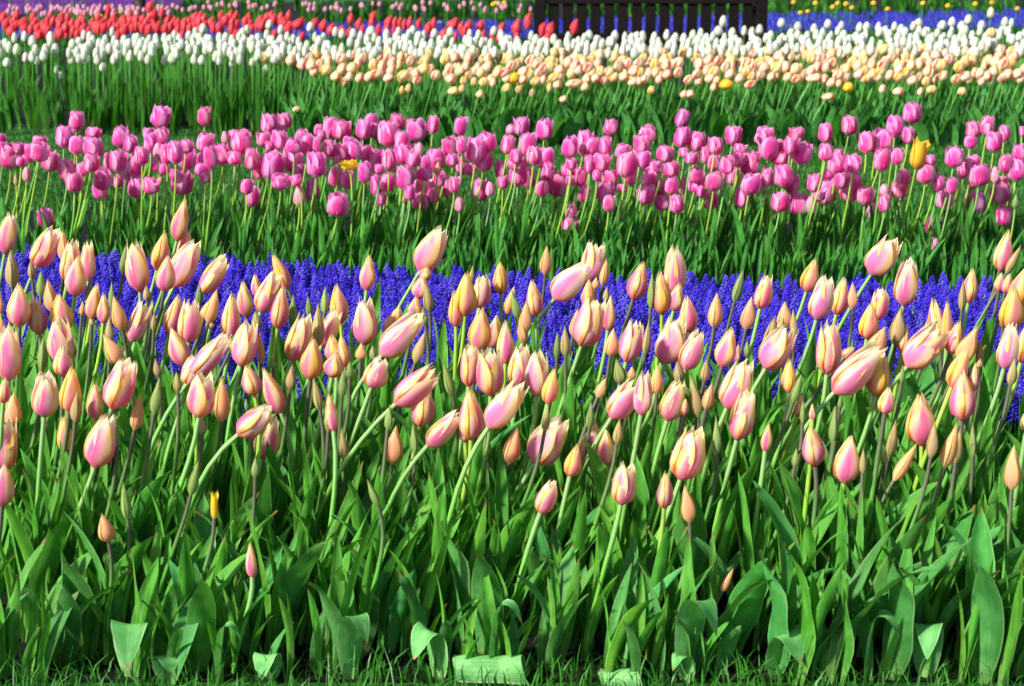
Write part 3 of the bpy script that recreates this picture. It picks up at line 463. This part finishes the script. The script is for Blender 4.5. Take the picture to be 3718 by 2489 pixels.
# ------------------------------------------------------------------ bright pink tulips
ML = {'m': 'bright pink tulip', 'l': 'pale pink tulip bud', 'y': 'yellow tulip among the bright pink ones', 'h': 'thin olive tulip bud', 'g': 'thin green tulip bud', 'p': 'withered brownish tulip bud'}
for (bx, by, tx, ty, w_, k) in rd(MAG, T2):
    s = sc(by, .43+R.uniform(-.015, .015))
    s = min(max(s, 860+R.uniform(0, 40)), R.uniform(1045, 1095))
    r = place_plant('yellow_tulip' if k == 'y' else 'pink_tulip' if k in 'ml' else 'budding_tulip', bx, by, tx, ty, w_*1.05, s, k, LIB[k], LF_MAG, .25, R.choice((S_YEL, S_YEL, S_GREEN)), .0034, .0028,
                    tint(.1), 3, .35)
    sz = ('large ' if w_ > 62 else 'small ' if w_ < 42 else '') if k == 'm' else ''
    tag(r, uniq(f'{sz}{ML[k]} {lean(bx, by, tx, ty)}', (bx+tx)/2, (by+ty)/2), 'tulip', 'pink tulips in the middle band')
items = []
for i in range(330): foliage(R.uniform(-60, 3780), R.uniform(985, 1100) if i % 3 else R.uniform(880, 1000), 3, LF_MAG, .21 if i % 3 else .15, items)
for i in range(150): foliage(-60+i*26+R.uniform(-10, 10), R.uniform(1075, 1108), 3, LF_MAG, .17, items)
bake('tulip_foliage', items, 'green tulip leaves at the foot of the bright pink tulips')

# ------------------------------------------------------------------ far tulips: one mesh per plant
def plant_mesh(name, kind, pm, seed, leaves=3, lw=(.09, .16), leanx=.06, open_=False, hz=1.25, hd=.62, lmat=None, lb=(.1, .6), ll=(.5, .78)):
    rr = random.Random(seed); b = MB()
    top = Vector((leanx*rr.uniform(.3, 1.4), rr.uniform(-.03, .03), 1.))
    pts = bez(Vector((0, 0, 0)), Vector((0, 0, .4)), Vector((top.x*.6, top.y*.6, .7)), top, 6)
    b.add(*tube(pts, .009, .007, 5), 1)
    ax = (top-pts[-2]).normalized(); q = (ax+Vector((leanx*.5, 0, 0))).normalized().to_track_quat('Z', 'Y').to_matrix()
    wd = .13*hz*.9; Lh = .15*hz
    for i in range(6):
        V, Fc, UV = petal_geo(kind, math.radians(60*i)+seed, i % 2 == 1, rr, 5, 7)
        V = [(q @ Vector((v[0]*wd, v[1]*wd, v[2]*Lh))+top)[:] for v in V]
        b.add(V, Fc, UV, 0)
    WT = ((0, .45), (.15, .75), (.4, 1), (.65, .85), (.85, .45), (1, .0))
    for i in range(leaves):
        a = rr.uniform(0, 6.28); Lf = rr.uniform(*ll); wr = rr.uniform(*lw); bend = rr.uniform(*lb); x = z = 0; V = []; UV = []; n = 8; tw = rr.uniform(-.8, .8)
        for j in range(n):
            t = j/(n-1); ph = .08+bend*t**1.6
            if j: x += math.sin(ph)*Lf/(n-1); z += math.cos(ph)*Lf/(n-1)
            hw = wr*.5*float(interp(WT, t))
            for u in (-1, 0, 1):
                sx, sy = x+math.sin(tw*t)*u*hw*math.cos(ph)+(.25*hw*(u == 0)), math.cos(tw*t)*u*hw
                V.append((sx*math.cos(a)-sy*math.sin(a), sx*math.sin(a)+sy*math.cos(a), z)); UV.append((u*.5+.5, t))
        b.add(V, grid_faces(3, n), UV, 2)
    return b.mesh(name, [pm, S_FAR, lmat or L_FAR]), top, Lh, wd
def place_far(name, lib, bx, by, tx, ty, wpx, s, label, group, fixw=True):
    me, top, Lh, wd = R.choice(lib); hb = pt(bx, by, s); H = max(.08, hb.z)
    # head width in metres -> xy scale, stem height -> z scale
    sx = min(max(wpx/s/wd, .2), .75)
    a = R.uniform(-.25, .25)
    x = hb.x-sx*(top.x*math.cos(a)-top.y*math.sin(a)); y = hb.y-sx*(top.x*math.sin(a)+top.y*math.cos(a))
    o = obj(name, me); o.location = (x, y, 0); o.rotation_euler = (0, 0, a); o.scale = (sx, sx, H)
    o.color = tint(.08); tag(o, label, 'tulip', group); return o
WL = [plant_mesh('white_tulip', 'w', P_WHITE, 10+i, 2, leanx=.04, ll=(.4, .7), hz=1.12) for i in range(7)]
CL = [plant_mesh('flamed_tulip', 'w', (P_CREAM, P_CREAM2, P_CREAM)[i % 3], 30+i, 3, leanx=.2, hz=1.15, lw=(.10, .2), lmat=L_BLUE, ll=(.5, .75)) for i in range(9)]
YL = [plant_mesh('yellow_tulip', 'w', P_YEL, 50+i, 3, leanx=.05, lw=(.14, .25)) for i in range(4)]
RL = [plant_mesh('red_tulip', 'c', P_RED, 60+i, 2, leanx=.3, hz=1.7) for i in range(7)]
PL = [plant_mesh('pale_pink_tulip', 'w', P_LPINK, 70+i, 4, leanx=.05, lw=(.2, .35)) for i in range(5)]

def dist_scatter(n, box, top, bot, dmin, keep):
    pts = list(keep); out = []; tries = 0
    while len(out) < n and tries < n*60:
        tries += 1
        x = R.uniform(*box); t = float(interp(top, x)); b = float(interp(bot, x)); y = R.uniform(t, b)
        if all((x-p[0])**2/1.+(y-p[1])**2*1.2 > dmin**2 for p in pts[-100000:]): pts.append((x, y)); out.append((x, y))
    return out
nw = 0
wp = [(e[0], (e[1]+e[3])/2) for e in rd(WHITE, T2)]
for e in rd(WHITE, T2):
    bx, by, tx, ty, w_, _ = e; s = min(max(sc(by, .44), 505), 620)
    if 1850 < bx < 2800: s = max(s, 545)
    place_far('white_tulip', WL, bx, by, tx, ty, w_*1.05, s, uniq('white tulip at the edge of the white band', bx, (by+ty)/2), 'white tulips in the far bed')
WT_ = ((-100, 135), (300, 135), (700, 120), (1000, 105), (1400, 125), (1900, 140), (2300, 132), (2700, 118), (3000, 100), (3300, 95), (3800, 85))
WB_ = ((-100, 222), (500, 225), (1000, 232), (1400, 210), (1900, 200), (2300, 200), (2800, 195), (3300, 190), (3800, 180))
for (x, y) in dist_scatter(300-len(wp), (-30, 3750), WT_, WB_, 20, wp):
    by = y+18; s = min(max(sc(by, .44), 510), 640)
    if 1850 < x < 2800: s = max(s, 545)
    w_ = R.uniform(23, 31)
    place_far('white_tulip', WL, x, by, x, y-18, w_, s, 'white tulip packed among others in the far white band', 'white tulips in the far bed'); nw += 1
def far_bulk(pts, lib, slo, shi, H, wr, name, label):
    items = []
    for (x, y) in pts:
        by = y+18; s = min(max(sc(by, H), slo), shi)
        if 1850 < x < 2800: s = max(s, 548)
        me, top, Lh, wd = R.choice(lib); hb = pt(x, by, s); Hh = max(.08, hb.z); sx = min(max(R.uniform(*wr)/s/wd, .2), .75)
        items.append((me, Matrix.Translation((hb.x-sx*top.x, hb.y-sx*top.y, 0)) @ Matrix.Diagonal((sx, sx, Hh, 1))))
    b = MB(); cache = {}
    me0 = items[0][0]; mats = []
    for me, M in items:
        if me.name not in cache:
            v = np.empty(len(me.vertices)*3); me.vertices.foreach_get('co', v)
            uv = np.empty(len(me.loops)*2); me.uv_layers[0].data.foreach_get('uv', uv); li = np.empty(len(me.loops), dtype=np.int32); me.loops.foreach_get('vertex_index', li)
            U = np.zeros((len(me.vertices), 2)); U[li] = uv.reshape(-1, 2)
            for m in me.materials:
                if m not in mats: mats.append(m)
            cache[me.name] = (v.reshape(-1, 3), [tuple(p.vertices) for p in me.polygons], U, [mats.index(me.materials[p.material_index]) for p in me.polygons])
        V, f, U, mi = cache[me.name]; A = np.array(M); n0 = len(b.mi)
        b.add(V @ A[:3, :3].T+A[:3, 3], f, U, 0); b.mi[n0:] = mi
    tag(obj(name, b.mesh(name, mats)), label, 'tulips', kind='stuff')
far_bulk(dist_scatter(340, (250, 3750), ((0, 150), (1000, 130), (1900, 148), (2700, 130), (3800, 100)), ((0, 215), (3800, 195)), 9, []), WL, 515, 640, .42, (20, 26), 'white_tulips', 'crowd of smaller white tulips half hidden within the far white band')
cp_ = [(e[0], (e[1]+e[3])/2) for e in rd(CREAM, T2)]
for e in rd(CREAM, T2):
    bx, by, tx, ty, w_, k = e
    if w_ < 12: continue
    if k == 'y' and w_ < 30: k = 'm'
    s = min(max(sc(by, .40), 560), 670)
    place_far('yellow_tulip' if k == 'y' else 'flamed_tulip', YL if k == 'y' else CL, bx, by, tx, ty, w_*1.12, s,
              uniq('yellow tulip in the cream band' if k == 'y' else 'cream tulip with red flames', bx, (by+ty)/2), 'cream and red flamed tulips in the far bed')
CT_ = ((900, 195), (1200, 190), (1500, 185), (1900, 190), (2300, 190), (2800, 180), (3300, 170), (3800, 165))
CB_ = ((900, 235), (1100, 260), (1300, 280), (1700, 295), (2200, 295), (2800, 290), (3300, 290), (3800, 285))
for (x, y) in dist_scatter(215, (1080, 3760), CT_, CB_, 21, cp_):
    by = y+20; s = min(max(sc(by, .41), 540), 670)
    place_far('flamed_tulip', CL, x, by, x+3, y-20, R.uniform(33, 44), s, 'cream tulip with red flames packed among others in the far band', 'cream and red flamed tulips in the far bed')
for e in rd(RED, T2):
    bx, by, tx, ty, w_, _ = e
    s = min(max(sc(by, .40), 455), 505)
    if bx > 1850: s = 548
    elif bx > 1750: s = 500
    place_far('red_tulip', RL, bx, by, tx, ty, w_*1.18, s, uniq('red tulip leaning right behind the white tulips', bx, (by+ty)/2), 'red tulips behind the white band')
far_bulk(dist_scatter(190, (1250, 3750), CT_, CB_, 12, []), CL, 545, 660, .39, (24, 32), 'flamed_tulips', 'crowd of smaller cream and red tulips half hidden within the cream band')
far_bulk(dist_scatter(105, (-20, 1050), ((0, 62), (1100, 55)), ((0, 128), (700, 118), (1100, 110)), 12, []), RL, 450, 500, .38, (20, 26), 'red_tulips', 'crowd of coral red tulips half hidden among the taller red ones')
# leaf mass of the far bed: flowerless plants low in the rows
def leaf_clump_mesh(seed, lmat, n=6, lw=(.1, .2), lb=(.1, .9)):
    rr = random.Random(seed); b = MB(); WT = ((0, .45), (.15, .75), (.4, 1), (.65, .85), (.85, .45), (1, .0))
    for i in range(n):
        a = rr.uniform(0, 6.28); Lf = rr.uniform(.6, 1.05); wr = rr.uniform(*lw); bend = rr.uniform(*lb); x = z = 0; V = []; UV = []; m = 8; tw = rr.uniform(-.8, .8)
        ox, oy = rr.uniform(-.08, .08), rr.uniform(-.08, .08)
        for j in range(m):
            t = j/(m-1); ph = .05+bend*t**1.8
            if j: x += math.sin(ph)*Lf/(m-1); z += math.cos(ph)*Lf/(m-1)
            hw = wr*.5*float(interp(WT, t))
            for u in (-1, 0, 1):
                sx, sy = x+math.sin(tw*t)*u*hw+.2*hw*(u == 0), math.cos(tw*t)*u*hw
                V.append((ox+sx*math.cos(a)-sy*math.sin(a), oy+sx*math.sin(a)+sy*math.cos(a), z)); UV.append((u*.5+.5, t))
        b.add(V, grid_faces(3, m), UV, 0)
    return b.mesh('tulip_plant', [lmat])
LCW = [leaf_clump_mesh(300+i, L_FAR, 6, (.05, .11), (.0, .8)) for i in range(5)]
LCC = [leaf_clump_mesh(320+i, L_BLUE, 6, (.12, .21), (.1, .9)) for i in range(5)]
CI = {}
def clump(px, s, lib, h, label, group, sxy=1.):
    CI.setdefault(label, []).append((R.choice(lib), Matrix.Translation(gpt(px, s)) @ Matrix.Rotation(R.uniform(0, 6.28), 4, 'Z') @ Matrix.Diagonal((h*sxy, h*sxy, h, 1))))
for i in range(130):
    px = R.uniform(-100, 1450); f = px/W0; s0 = gy(462+40*f)
    clump(px, R.uniform(s0*.86, s0), LCW, R.uniform(.2, .34), 'leafy green mass below the heads of the white tulips', 'leafy plants in front of the white band')
for i in range(190):
    px = R.uniform(1000, 3850); f = px/W0; s0 = gy(462+40*f)
    clump(px, R.uniform(s0*.86, s0), LCC, R.uniform(.16, .26), 'blue-green leafy mass below the heads of the cream tulips', 'leafy plants in front of the cream band')

# ------------------------------------------------------------------ farthest beds
for i in range(190):
    px = R.uniform(-60, 1950) if i % 3 else R.uniform(-60, 620); y = R.uniform(2, 34)+(14 if px < 620 else 0); s = sc(y+14, .30)
    place_far('pale_pink_tulip', PL, px, y+14, px, y-8, R.uniform(11, 16), s, 'pale pink tulip in the blurred farthest bed behind the red tulips', 'pale pink tulips in the farthest bed')
for (px, y) in ((440, 35), (365, 48), (1595, 70), (2905, 38), (2932, 34), (3022, 20), (3070, 8), (3040, 6), (2960, 5), (3170, 5), (3350, 5), (3440, 15), (3600, 3), (3692, 25), (2880, 2), (3092, 22), (3222, 26), (1790, 10), (1830, 4), (1800, 6), (2780, 16), (3540, 8)):
    s = min(sc(y+14, .28), 345); place_far('yellow_tulip', YL, px, y+14, px, y-8, 19, s, uniq('yellow tulip in the farthest bed', px, y), 'yellow tulips in the farthest bed')
LCF = [leaf_clump_mesh(340+i, L_FAR, 7, (.10, .2), (.0, .8)) for i in range(4)]
for i in range(480):
    px = R.uniform(-100, 3850); f = px/W0
    s = R.uniform(268, 330)-10*f; p = gpt(px, s); 
    clump(px, s, LCF, R.uniform(.2, .33), 'blurred green leaves of the farthest tulip bed' , 'leafy plants in the farthest bed', 1.1)
for l_, it in CI.items(): bake('tulip_foliage', it, l_)

# ------------------------------------------------------------------ grape hyacinths
def muscari_geo(seed, nf, detail):
    rr = random.Random(seed); b = MB(); h = .155; sp = .058
    for i in range(nf):
        t = i/(nf-1); z = h-sp+sp*t; r = .0125*(1-t**1.8*.85)*(.85+.15*min(1, t*5)); a = i*2.399
        cx, cy = r*math.cos(a), r*math.sin(a); q = .0056*(1-.45*t)*rr.uniform(.9, 1.15)
        V = [(cx, cy, z+q*1.1), (cx+q, cy, z), (cx, cy+q, z), (cx-q, cy, z), (cx, cy-q, z), (cx*1.12, cy*1.12, z-q*1.35)]
        b.add(V, [(0, 1, 2), (0, 2, 3), (0, 3, 4), (0, 4, 1), (5, 2, 1), (5, 3, 2), (5, 4, 3), (5, 1, 4)], [(.5, .5)]*6, 0)
    b.add(*tube([Vector((0, 0, 0)), Vector((.003, 0, h*.5)), Vector((0, 0, h-sp*.3))], .0022, .0018, 4), 1)
    for i in range(detail):
        a = rr.uniform(0, 6.28); Lf = rr.uniform(.09, .15); V = []; UV = []; bend = rr.uniform(.2, 1.2); x = z = 0
        for j in range(5):
            t = j/4; ph = .1+bend*t
            if j: x += math.sin(ph)*Lf/4; z += math.cos(ph)*Lf/4
            for u in (-1, 1):
                V.append((x*math.cos(a)-u*.003*(1-t)*math.sin(a), x*math.sin(a)+u*.003*(1-t)*math.cos(a), z)); UV.append((u*.5+.5, t))
        b.add(V, grid_faces(2, 5), UV, 2)
    return b
MUS = [muscari_geo(i, 46, 2) for i in range(4)]
ML_ = [g.mesh('grape_hyacinth', [M_MUS, S_FAR, L_LOW], False) for g in MUS]
MT = ((-300, 868), (0, 875), (500, 885), (1000, 912), (1500, 945), (2000, 958), (2600, 968), (3200, 975), (3718, 985), (4000, 990))
pts_ = []
def mus_s(px): return sc(float(interp(MT, px))+16, .155)
s = 1095.; 
cells = []
yy = F/1700.
while yy < 6.2:
    xx = -yy*.33
    while xx < yy*.33:
        x = xx+R.uniform(-.019, .019); y = yy+R.uniform(-.019, .019)
        # to pixel
        zc = y*CP+CH*SP; s_ = F/zc; px = W0/2+x*s_
        if s_ > mus_s(px) and s_ < 1590+R.uniform(-80, 60): cells.append((s_, px, x, y))
        xx += .036
    yy += .036
cells.sort(reverse=True); print('muscari', len(cells))
R.shuffle(cells); 
vis = sorted(cells, key=lambda c: -c[0])
# the individual ones: spikes along the open middle and back rows where they stand clear of the tulips
ind = set(id(c) for c in sorted(cells, key=lambda c: abs(c[0]-1180)+R.uniform(0, 260))[:300])
def merge(name, geos, items, mats, smooth=False):
    arrs = []
    for g in geos:
        arrs.append((np.concatenate(g.v), g.f, np.concatenate(g.uv), g.mi))
    VV = []; FF = []; UU = []; MM = []; k = 0
    for (x, y, a, sx, sz, gi) in items:
        V, f, U, mi = arrs[gi]; c, s_ = math.cos(a), math.sin(a)
        W = np.empty_like(V); W[:, 0] = (V[:, 0]*c-V[:, 1]*s_)*sx+x; W[:, 1] = (V[:, 0]*s_+V[:, 1]*c)*sx+y; W[:, 2] = V[:, 2]*sz
        VV.append(W); FF += [tuple(i+k for i in q) for q in f]; UU.append(U); MM += mi; k += len(V)
    b = MB(); b.v = VV; b.f = FF; b.uv = UU; b.mi = MM; return b.mesh(name, mats, smooth)
low = [muscari_geo(10+i, 34, 1) for i in range(4)]
items = []
for c in cells:
    a = R.uniform(0, 6.28); sx = R.uniform(.9, 1.2); sz = R.uniform(.80, 1.12)
    if id(c) in ind:
        o = obj('grape_hyacinth', R.choice(ML_)); o.location = (c[2], c[3], 0); o.rotation_euler = (R.uniform(-.08, .08), R.uniform(-.08, .08), a); o.scale = (sx, sx, sz)
        tag(o, 'blue grape hyacinth spike in the dense blue band behind the front tulips', 'grape hyacinth', 'grape hyacinths in the blue band')
    else: items.append((c[2], c[3], a, sx, sz, R.randrange(4)))
o = obj('grape_hyacinth_carpet', merge('grape_hyacinth_carpet', low, items, [M_MUS, S_FAR, L_LOW]))
tag(o, 'dense carpet of blue grape hyacinths behind the front tulips', 'grape hyacinths', kind='stuff')
# far band
far = [muscari_geo(20+i, 14, 0) for i in range(3)]
items = []
for i in range(5200):
    px = R.uniform(-100, 3850); ft = float(interp(((-100, 78), (1500, 72), (1950, 64), (2800, 42), (3850, 24)), px)); fb = ft+float(interp(((0, 40), (1900, 52), (3800, 56)), px))
    y = R.uniform(ft+4, fb); s_ = sc(y, .15); p = gpt(px, s_)
    items.append((p.x, p.y, R.uniform(0, 6.28), R.uniform(1.7, 2.4), R.uniform(.9, 1.12), R.randrange(3)))
o = obj('grape_hyacinth_band', merge('grape_hyacinth_band', far, items, [M_MUS, S_FAR, L_LOW]))
tag(o, 'distant ribbon of blue grape hyacinths behind the bench', 'grape hyacinths', kind='stuff')
# purple mass far left
items = []
for i in range(1600):
    px = R.uniform(-120, 660); y = R.uniform(-14, float(interp(((-100, 44), (300, 22), (660, 8)), px))); s_ = min(sc(y, .22), 330); p = gpt(px, s_)
    items.append((p.x, p.y, R.uniform(0, 6.28), R.uniform(2.2, 3.2), R.uniform(1.2, 1.6), R.randrange(3)))
o = obj('purple_flowers', merge('purple_flowers', far, items, [M_PURP, S_FAR, L_LOW]))
tag(o, 'blurred mass of purple flowers in the top left corner', 'flowers', kind='stuff')

# ------------------------------------------------------------------ grass
def blades(name, n, fn, mat, hr, wr, label):
    V = np.zeros((n, 5, 3)); U = np.zeros((n, 5, 2)); 
    P = np.array([fn() for _ in range(n)]); a = NR.uniform(0, 6.28, n); h = NR.uniform(*hr, n)*NR.uniform(.5, 1, n); wd = NR.uniform(*wr, n)
    b = NR.uniform(.1, .9, n)*h; da = NR.uniform(0, 6.28, n)
    cx, cy = np.cos(a)*wd, np.sin(a)*wd; bx, by = np.cos(da)*b, np.sin(da)*b
    for j, (t, ww) in enumerate(((0, 1), (0, -1), (.55, .8), (.55, -.8), (1, 0))):
        V[:, j, 0] = P[:, 0]+cx*ww+bx*t*t; V[:, j, 1] = P[:, 1]+cy*ww+by*t*t; V[:, j, 2] = h*t*(1-.15*t); U[:, j, 1] = t; U[:, j, 0] = ww*.5+.5
    k = np.arange(n)*5; b_ = MB()
    b_.v = [V.reshape(-1, 3)]; b_.uv = [U.reshape(-1, 2)]
    f = []
    for i in k.tolist(): f += [(i, i+1, i+3, i+2), (i+2, i+3, i+4)]
    b_.f = f; b_.mi = [0]*len(f)
    o = obj(name, b_.mesh(name, [mat])); tag(o, label, 'grass', kind='stuff'); return o
def fg():
    px = NR.uniform(-200, 3900); s_ = NR.uniform(2195 if px < 1900 else 2165, 2420)-(NR.exponential(25) if NR.random() < .4 else 0); p = gpt(px, s_); return (p.x, p.y)
blades('grass', 3600, fg, M_GRASS, (.025, .095), (.0008, .002), 'short bright green grass along the front edge of the bed')
def lg():
    px = NR.uniform(-300, 4000); f = px/W0; s_ = NR.uniform(gy(455+40*f), gy(770+40*f)); p = gpt(px, s_); return (p.x, p.y)
blades('lawn_grass', 70000, lg, M_GRASS2, (.02, .045), (.0012, .003), 'mown green lawn strip between the pink and the white tulips')

# ------------------------------------------------------------------ bench
def box_me(name, x0, x1, y0, y1, z0, z1, mat, bev=.004):
    import bmesh
    bm = bmesh.new(); bmesh.ops.create_cube(bm, size=1)
    for v in bm.verts: v.co = Vector(((x0+x1)/2+v.co.x*(x1-x0), (y0+y1)/2+v.co.y*(y1-y0), (z0+z1)/2+v.co.z*(z1-z0)))
    bmesh.ops.bevel(bm, geom=bm.edges[:], offset=bev, segments=2, affect='EDGES')
    me = bpy.data.meshes.new(name); bm.to_mesh(me); bm.free(); me.materials.append(mat); return me
BS = 530.; c0 = gpt(2358, BS); bench = empty('garden_bench', (c0.x, c0.y, 0))
tag(bench, 'dark brown wooden slatted bench beyond the white tulips', 'bench')
def bp(name, *a): return obj(name, box_me(name, *a, M_WOOD), bench)
hw = 833/BS/2
def bx_(px): return (px-2358)/BS
for sgn in (-1, 1):
    x = sgn*(hw-.035)
    bp('post', x-.035, x+.035, -.035, .035, 0, .80)
    bp('leg', x-.035, x+.035, .45, .52, 0, .60)
    bp('armrest', x-.045, x+.045, .037, .56, .603, .635)
    bp('side_rail', x-.02, x+.02, .037, .448, .33, .40)
inn = hw-.072
bp('lower_rail', -inn, inn, -.02, .02, .355, hgt(118, BS))
bp('top_rail', -inn, inn, -.025, .025, hgt(9, BS), hgt(9, BS)+.10)
edges = [1941+37]
gx = [1984.5+49.7*i for i in range(16)]
le = 1941+30
for i in range(17):
    l = le if i == 0 else gx[i-1]+6.5; r_ = gx[i]-6.5 if i < 16 else 2775-30
    if r_-l > 3: bp('slat', bx_(l), bx_(r_), -.011, .011, hgt(118, BS)+.001, hgt(9, BS)-.001)
for i in range(5): bp('seat_slat', -inn, inn, .03+i*.10, .11+i*.10, .402, .425)
bp('front_rail', -inn, inn, .46, .50, .33, .399)
# thin dark trunk far left
p = gpt(512, 330); tr = empty('tree', (p.x, p.y, 0)); tag(tr, 'thin dark tree trunk beyond the red tulips', 'tree')
b = MB(); b.add(*tube([Vector((0, 0, 0)), Vector((.01, 0, .5)), Vector((-.02, 0, 1.2)), Vector((.03, .02, 2.2))], .062, .04, 10)); obj('trunk', b.mesh('trunk', [M_BARK]), tr)
for i in range(7):
    a = i*2.1; z = 1.3+i*.15; b = MB(); q = Vector((math.cos(a), math.sin(a), .7))
    b.add(*tube([Vector((0, 0, z)), Vector((0, 0, z))+q*.4, Vector((0, 0, z+.15))+q*.9], .02, .008, 6)); obj('limb', b.mesh('limb', [M_BARK]), tr)
b = MB()
for i in range(2600):
    c = Vector((R.gauss(0, .45), R.gauss(0, .45), 2.5+R.gauss(0, .4))); a = Vector((R.uniform(-1, 1), R.uniform(-1, 1), R.uniform(-1, 1))).normalized()*.045; d = a.cross(Vector((R.uniform(-1, 1), .3, R.uniform(-1, 1)))).normalized()*.022
    b.add([(c-a)[:], (c+d)[:], (c+a)[:], (c-d)[:]], [(0, 1, 2, 3)], [(0, 0), (1, .5), (.5, 1), (0, .5)])
obj('crown', b.mesh('crown', [L_FAR]), tr)
print('objects', len(bpy.data.objects))
